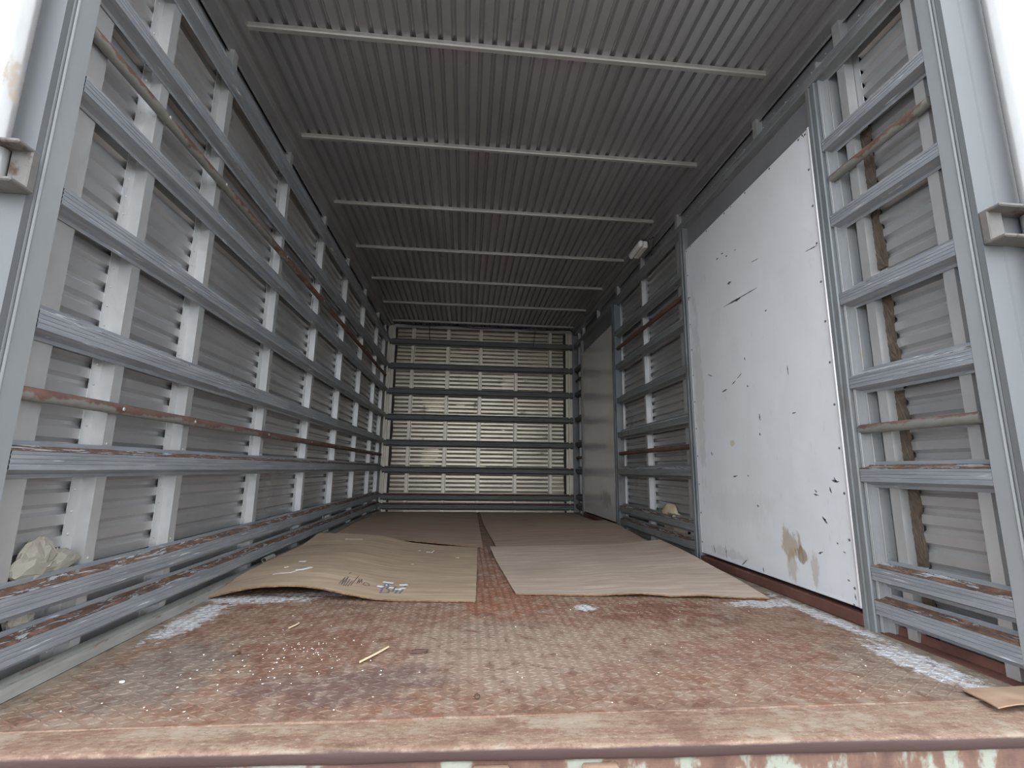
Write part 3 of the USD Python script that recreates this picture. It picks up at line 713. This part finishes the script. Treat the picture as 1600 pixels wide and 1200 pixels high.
for k, b, m in (('B1', B1, 'ply_warm'), ('B2', B2, 'ply_pale'), ('B3', B3, 'ply_dark'), ('B4', B4, 'ply_dark'), ('B5', B5, 'ply_dark')):
    t = boards[k] = thing('plywood_sheet', label=LAB[k], category='plywood sheet', group='plywood sheets on the cargo floor')
    face, edge = b.mesh()
    obj('board', face, m, t, smooth=30)
    obj('sawn_edge', edge, 'ply_edge', t, smooth=False)


def stroke(b, pts, w):
    """a pen or tape stroke laid on a sheet through the floor points pts"""
    pts = np.asarray(pts, float); out = []
    for a, c in zip(pts[:-1], pts[1:]):
        d = c - a; L = np.linalg.norm(d); d = d / L; n = np.array([-d[1], d[0]]) * w / 2
        a, c = a - d * w * 0.3, c + d * w * 0.3
        q = np.array([a + n, c + n, c - n, a - n]); z = [b.top(*k) for k in q]
        lo = np.column_stack([q, np.array(z) - 0.0003]); hi = lo + (0, 0, 0.0010)
        out.append(trimesh.convex.convex_hull(np.vstack([lo, hi])))
    return join(out)


WRITING = [[(-0.6953, 2.1466), (-0.6933, 2.2387)], [(-0.6933, 2.2387), (-0.6844, 2.1351)], [(-0.6844, 2.1351), (-0.6825, 2.251)], [(-0.6825, 2.251), (-0.6735, 2.1283)], [(-0.6658, 2.1285), (-0.6693, 2.2249)], [(-0.6569, 2.1295), (-0.6563, 2.2043)], [(-0.6483, 2.1483), (-0.6472, 2.2856)], [(-0.6319, 2.1866), (-0.6347, 2.2482), (-0.6245, 2.1958), (-0.625, 2.2546), (-0.6159, 2.206)], [(-0.6075, 2.192), (-0.6039, 2.2135), (-0.59, 2.2124), (-0.5788, 2.1905), (-0.5878, 2.1755), (-0.6024, 2.1808), (-0.6075, 2.192)], [(-0.6919, 2.3013), (-0.6867, 2.3211)]]
TAPES = [[(-0.5295, 2.2674), (-0.4933, 2.2596)], [(-0.5437, 2.1989), (-0.5242, 2.1955)], [(-0.4922, 2.1897), (-0.4739, 2.1852)], [(-0.4651, 2.1704), (-0.4445, 2.1673)], [(-0.4447, 2.1789), (-0.433, 2.1928)], [(-0.4539, 2.237), (-0.43, 2.2462)], [(-0.5115, 2.2254), (-0.5035, 2.227)]]
INK = [[(-0.5171, 2.2343), (-0.5098, 2.2408), (-0.5004, 2.2077), (-0.5036, 2.1685), (-0.489, 2.1521), (-0.489, 2.1109), (-0.5193, 2.1065), (-0.5208, 2.2236)], [(-0.5218, 2.1892), (-0.5188, 2.111)], [(-0.4719, 2.2082), (-0.4739, 2.1314)], [(-0.4565, 2.1576), (-0.4578, 2.111)], [(-0.4363, 2.1659), (-0.4419, 2.1088)], [(-0.4304, 2.2265), (-0.4381, 2.1801)], [(-0.5214, 2.2435), (-0.4835, 2.231)], [(-0.5345, 2.1775), (-0.5147, 2.1714)]]
CHIPS = [[(-0.9292, 3.2119), (-0.8277, 3.2195)], [(-0.4605, 3.0998), (-0.449, 3.1131)], [(-0.4076, 3.0759), (-0.3757, 3.0721), (-0.3668, 3.1303)], [(-0.2265, 2.9175), (-0.2084, 2.9188)], [(-0.4572, 2.6821), (-0.4466, 2.6858)], [(-1.0005, 2.249), (-0.9693, 2.2575), (-0.9305, 2.2582), (-0.9145, 2.2877)], [(-0.9175, 2.2965), (-0.8969, 2.3015), (-0.872, 2.3364)], [(-0.963, 2.4813), (-0.943, 2.4791)], [(-0.9902, 2.3501), (-0.9768, 2.3568)]]
obj('pen_writing', join([stroke(B1, k, 0.0035) for k in WRITING]), 'pen', boards['B1'], smooth=False, label='pen scribble along the front edge')
obj('marker_letters', join([stroke(B1, k, 0.009) for k in INK]), 'ink_grey', boards['B1'], smooth=False, label='grey marker letters')
for k in TAPES: obj('tape_dash', stroke(B1, k, 0.016), 'tape_white', boards['B1'], smooth=False, label='short white tape dash')
obj('paint_chips', join([stroke(B1, k, 0.007 + 0.012 * (n in (6, 7))) for n, k in enumerate(CHIPS)]), 'tape_white', boards['B1'], smooth=False, kind='stuff')

# ------------------------------------------------------------------ paper, cardboard and litter
def crumple(c, r, seed, rough=0.5, sub=4):
    m = trimesh.creation.icosphere(sub, 1.0)
    v = np.array(m.vertices)
    k = 1 + rough * (np.abs(meshkit.fbm(v * 1.9 + 5, 3, seed) - 0.5) * 3.0 - 0.45) - rough * 0.9 * np.abs(meshkit.noise(v * 3.1 + 9, seed + 3) - 0.5)
    f = meshkit.noise(v * 4.5, seed + 9)
    v = v * (k + 0.08 * (np.round(f * 4) / 4))[:, None]
    m.vertices = v * np.asarray(r) + np.asarray(c)
    return m




def sheet_mesh(fn, n, m, th):
    """a thin closed sheet from fn(s, t) -> points"""
    s, t = np.meshgrid(np.linspace(0, 1, n + 1), np.linspace(0, 1, m + 1), indexing='ij')
    p = fn(s, t).reshape(-1, 3)
    i, k = np.meshgrid(np.arange(n), np.arange(m), indexing='ij')
    a = i * (m + 1) + k; b = a + m + 1
    f = np.vstack([np.stack([a, b, b + 1], -1).reshape(-1, 3), np.stack([a, b + 1, a + 1], -1).reshape(-1, 3)])
    nrm = trimesh.Trimesh(p, f, process=False).vertex_normals
    N = len(p)
    ring = np.concatenate([np.arange(n + 1) * (m + 1), n * (m + 1) + np.arange(1, m + 1), np.arange(n - 1, -1, -1) * (m + 1) + m, np.arange(m - 1, 0, -1)])
    r2 = np.roll(ring, -1)
    return trimesh.Trimesh(np.vstack([p + nrm * th / 2, p - nrm * th / 2]), np.vstack([f, f[:, ::-1] + N, np.stack([r2, ring, ring + N], 1), np.stack([r2, ring + N, r2 + N], 1)]), process=False)


def paper_wad(c, r, seed, n=120):
    """a crumpled ball: flat facets with sharp creases"""
    g_ = np.random.default_rng(seed)
    d = g_.normal(size=(n, 3)); d /= np.linalg.norm(d, axis=1, keepdims=True)
    m = trimesh.convex.convex_hull(d)
    v = np.array(m.vertices)
    k = 0.80 + 0.30 * meshkit.noise(v * 1.5 + 6, seed) + g_.uniform(-0.16, 0.10, len(v))
    m.vertices = v * k[:, None] * np.asarray(r) + np.asarray(c)
    return m


pw = thing('crumpled_paper', label='crumpled grey paper stuffed above the lower rail by the left rear post', category='paper')
obj('wad', join([paper_wad((-1.250, 1.355, 0.285), (0.022, 0.052, 0.062), 3), paper_wad((-1.247, 1.345, 0.262), (0.020, 0.075, 0.036), 5), paper_wad((-1.250, 1.425, 0.268), (0.020, 0.062, 0.036), 8)]), 'paper_grey', pw, smooth=False)
pw2 = thing('crumpled_paper', label='small grey paper scrap in the gap between the two lowest left rails', category='paper')
obj('wad', paper_wad((-1.252, 1.338, 0.142), (0.018, 0.040, 0.034), 11), 'paper_grey', pw2, smooth=False)


def tan_fold(s, t):
    y = 3.52 - 0.46 * s
    peak = np.interp(s, [0, .28, .36, .62, .70, .86, 1], [0.19, 0.285, 0.300, 0.295, 0.25, 0.222, 0.218])
    z = 0.185 - 0.03 * s + (peak - 0.185 + 0.03 * s) * t
    x = 1.243 - 0.020 * np.sin(np.pi * t * 0.9) * (0.6 + 0.6 * meshkit.noise(np.stack([s * 5, t * 3, 0 * s], -1), 4)) + 0.022 * t
    return np.stack([x, y, z], -1)


def tan_curl(s, t):
    a = 0.3 + 5.2 * t; r = 0.020 * (1 - 0.15 * s)
    return np.stack([1.238 + r * np.cos(a), 3.20 - 0.15 * s, 0.212 - 0.02 * s + r * np.sin(a)], -1)


tp = thing('tan_paper', label='stained tan paper with one curled end tucked behind the low right rail', category='paper')
obj('fold', sheet_mesh(tan_fold, 40, 16, 0.0012), 'paper_tan', tp, smooth=25)
obj('curl', sheet_mesh(tan_curl, 12, 30, 0.0012), 'paper_tan', tp, smooth=40)
tp2 = thing('tan_paper', label='pale tan paper scrap showing in the gap between the lowest two right rails', category='paper')
obj('fold', sheet_mesh(lambda s, t: np.stack([1.262 - 0.010 * t + 0.006 * np.sin(s * 9), 3.42 - 0.36 * s, 0.112 + 0.055 * t - 0.004 * s], -1), 24, 8, 0.0012), 'paper_tan', tp2, smooth=25)


def flap(s, t):
    x = 1.005 + 0.185 * s + 0.03 * t; y = 1.050 + 0.105 * t - 0.01 * s
    z = 0.005 + 0.014 * np.sin(np.pi * (0.15 + 0.85 * s)) * (1 - t) + 0.008 * s * t + 0.004 * meshkit.noise(np.stack([s * 4, t * 3, 0 * s], -1), 2)
    return np.stack([x, y, z], -1)


cf = thing('cardboard_scrap', label='bent brown cardboard scrap on the sill by the right rear post', category='cardboard')
obj('flap', sheet_mesh(flap, 30, 16, 0.003), 'cardboard', cf, smooth=25)

ro = thing('rolled_paper', label='short roll of pale paper on the floor under the left rails', category='paper')
obj('roll', trimesh.util.concatenate([sheet_mesh(lambda s, t: np.stack([-1.202 - 0.014 * np.cos(t * 11) * (1 - 0.3 * t), 2.66 + 0.12 * s, 0.0455 + 0.014 * np.sin(t * 11) * (1 - 0.3 * t)], -1), 6, 50, 0.001)]), 'paper_grey', ro, smooth=40)
for k, (a, b, r, lab) in enumerate((((-0.453, 1.418), (-0.394, 1.525), 0.0028, 'long pale straw lying across the middle of the rusty floor'), ((-0.741, 1.713), (-0.726, 1.764), 0.0022, 'short pale straw on the rusty floor before the arched sheet'))):
    o = obj('straw', pipe([(a[0], a[1], r + 0.003), ((a[0] + b[0]) / 2 + 0.004, (a[1] + b[1]) / 2, r + 0.004), (b[0], b[1], r + 0.003)], r, 6), 'straw', label=lab, category='straw')


def chip(x, y, rx, ry, h, seed, ang=0.0):
    m = trimesh.creation.icosphere(2, 1.0)
    v = np.array(m.vertices); v *= (0.7 + 0.6 * meshkit.noise(v * 1.6 + 3, seed))[:, None]
    v[:, 2] = np.clip(v[:, 2], -0.4, 0.7); v = v * (rx, ry, h)
    c, s_ = math.cos(ang), math.sin(ang)
    v[:, :2] = v[:, :2] @ np.array([[c, s_], [-s_, c]])
    m.vertices = v + (x, y, h * 0.4 + 0.0015)
    return m


obj('bark_piece', chip(-0.302, 1.486, 0.026, 0.008, 0.008, 3, 0.05), 'bark', smooth=False, label='dark curled sliver of bark on the floor right of the long straw', category='bark')
obj('wood_chip', chip(-0.143, 1.207, 0.006, 0.010, 0.005, 5), 'bark', smooth=False, label='small square brown chip near the sill weld, below the bark sliver', category='wood chip')
obj('wood_chip', chip(-0.808, 1.506, 0.009, 0.007, 0.006, 8, 0.5), 'bark', smooth=False, label='tiny dark chip on the left part of the rusty floor', category='wood chip')
fl = []
for k in range(150):
    if k < 95: x, y = rng.gauss(-0.66, 0.10), rng.gauss(1.47, 0.11)
    else: x, y = rng.uniform(-1.1, 1.0), rng.uniform(1.15, 1.95)
    fl.append(chip(x, y, rng.uniform(0.0010, 0.0030), rng.uniform(0.0010, 0.0026), rng.uniform(0.0008, 0.002), k, rng.uniform(0, 3)))
obj('paint_flakes', join(fl), 'flake', smooth=False, label='tiny white paint flakes scattered on the rusty floor', category='paint flakes', kind='stuff')
obj('white_lump', chip(-0.997, 1.337, 0.006, 0.004, 0.004, 31), 'flake', smooth=False, label='small white lump on the grey left part of the floor', category='lump')
for (x, y, r, sd, lab) in ((-1.135, 2.70, 0.022, 41, 'white plaster crumb between the left rail and the arched sheet'), (1.150, 3.36, 0.030, 43, 'white plaster crumb below the right rails beside the stacked sheets')):
    obj('plaster_crumb', chip(x, y, r, r * 0.8, r * 0.7, sd, 0.4), 'flake', smooth=False, label=lab, category='plaster')

# ------------------------------------------------------------------ small fittings
lp = thing('marker_lamp', label='small white oblong lamp under the upper right roof rail', category='lamp')
cap = trimesh.creation.capsule(0.20, 0.030, count=[16, 20])
cap.apply_transform(trimesh.transformations.rotation_matrix(math.pi / 2, (1, 0, 0)))
v = np.array(cap.vertices); v -= v.mean(0); v[:, 0] *= 0.75; cap.vertices = v + (1.140, 3.475, 2.290)
obj('lamp_cover', cap, 'lamp_white', lp)
obj('lamp_base', box((1.158, 3.37, 2.262), (1.200, 3.58, 2.318), 0.006), 'lamp_white', lp)
obj('hanging_wire', pipe([(1.196, 3.33, 2.312), (1.188, 3.28, 2.285), (1.185, 3.235, 2.280), (1.184, 3.215, 2.255), (1.186, 3.25, 2.20), (1.195, 3.30, 2.160)], 0.004, 6), 'cable', label='short dark wire hanging beside the white lamp', category='wire')
obj('roof_cable', pipe([(-1.0, 5.93, 2.335), (-0.75, 5.945, 2.330), (-0.45, 5.94, 2.345), (-0.1, 5.942, 2.325), (0.3, 5.94, 2.340), (0.66, 5.945, 2.330), (1.0, 5.94, 2.338)], 0.005, 6), 'cable', label='dark cable strung along the top of the far wall', category='cable')
obj('drop_wire', pipe([(-0.705, 5.948, 2.335), (-0.700, 5.952, 2.25), (-0.692, 5.95, 2.14)], 0.004, 6), 'cable', label='dark wire dropping from the roof cable at the left of the far wall', category='wire')
obj('drop_wire', pipe([(0.676, 5.948, 2.335), (0.664, 5.952, 2.25), (0.652, 5.95, 2.10)], 0.004, 6), 'cable', label='dark wire dropping from the roof cable at the right of the far wall', category='wire')
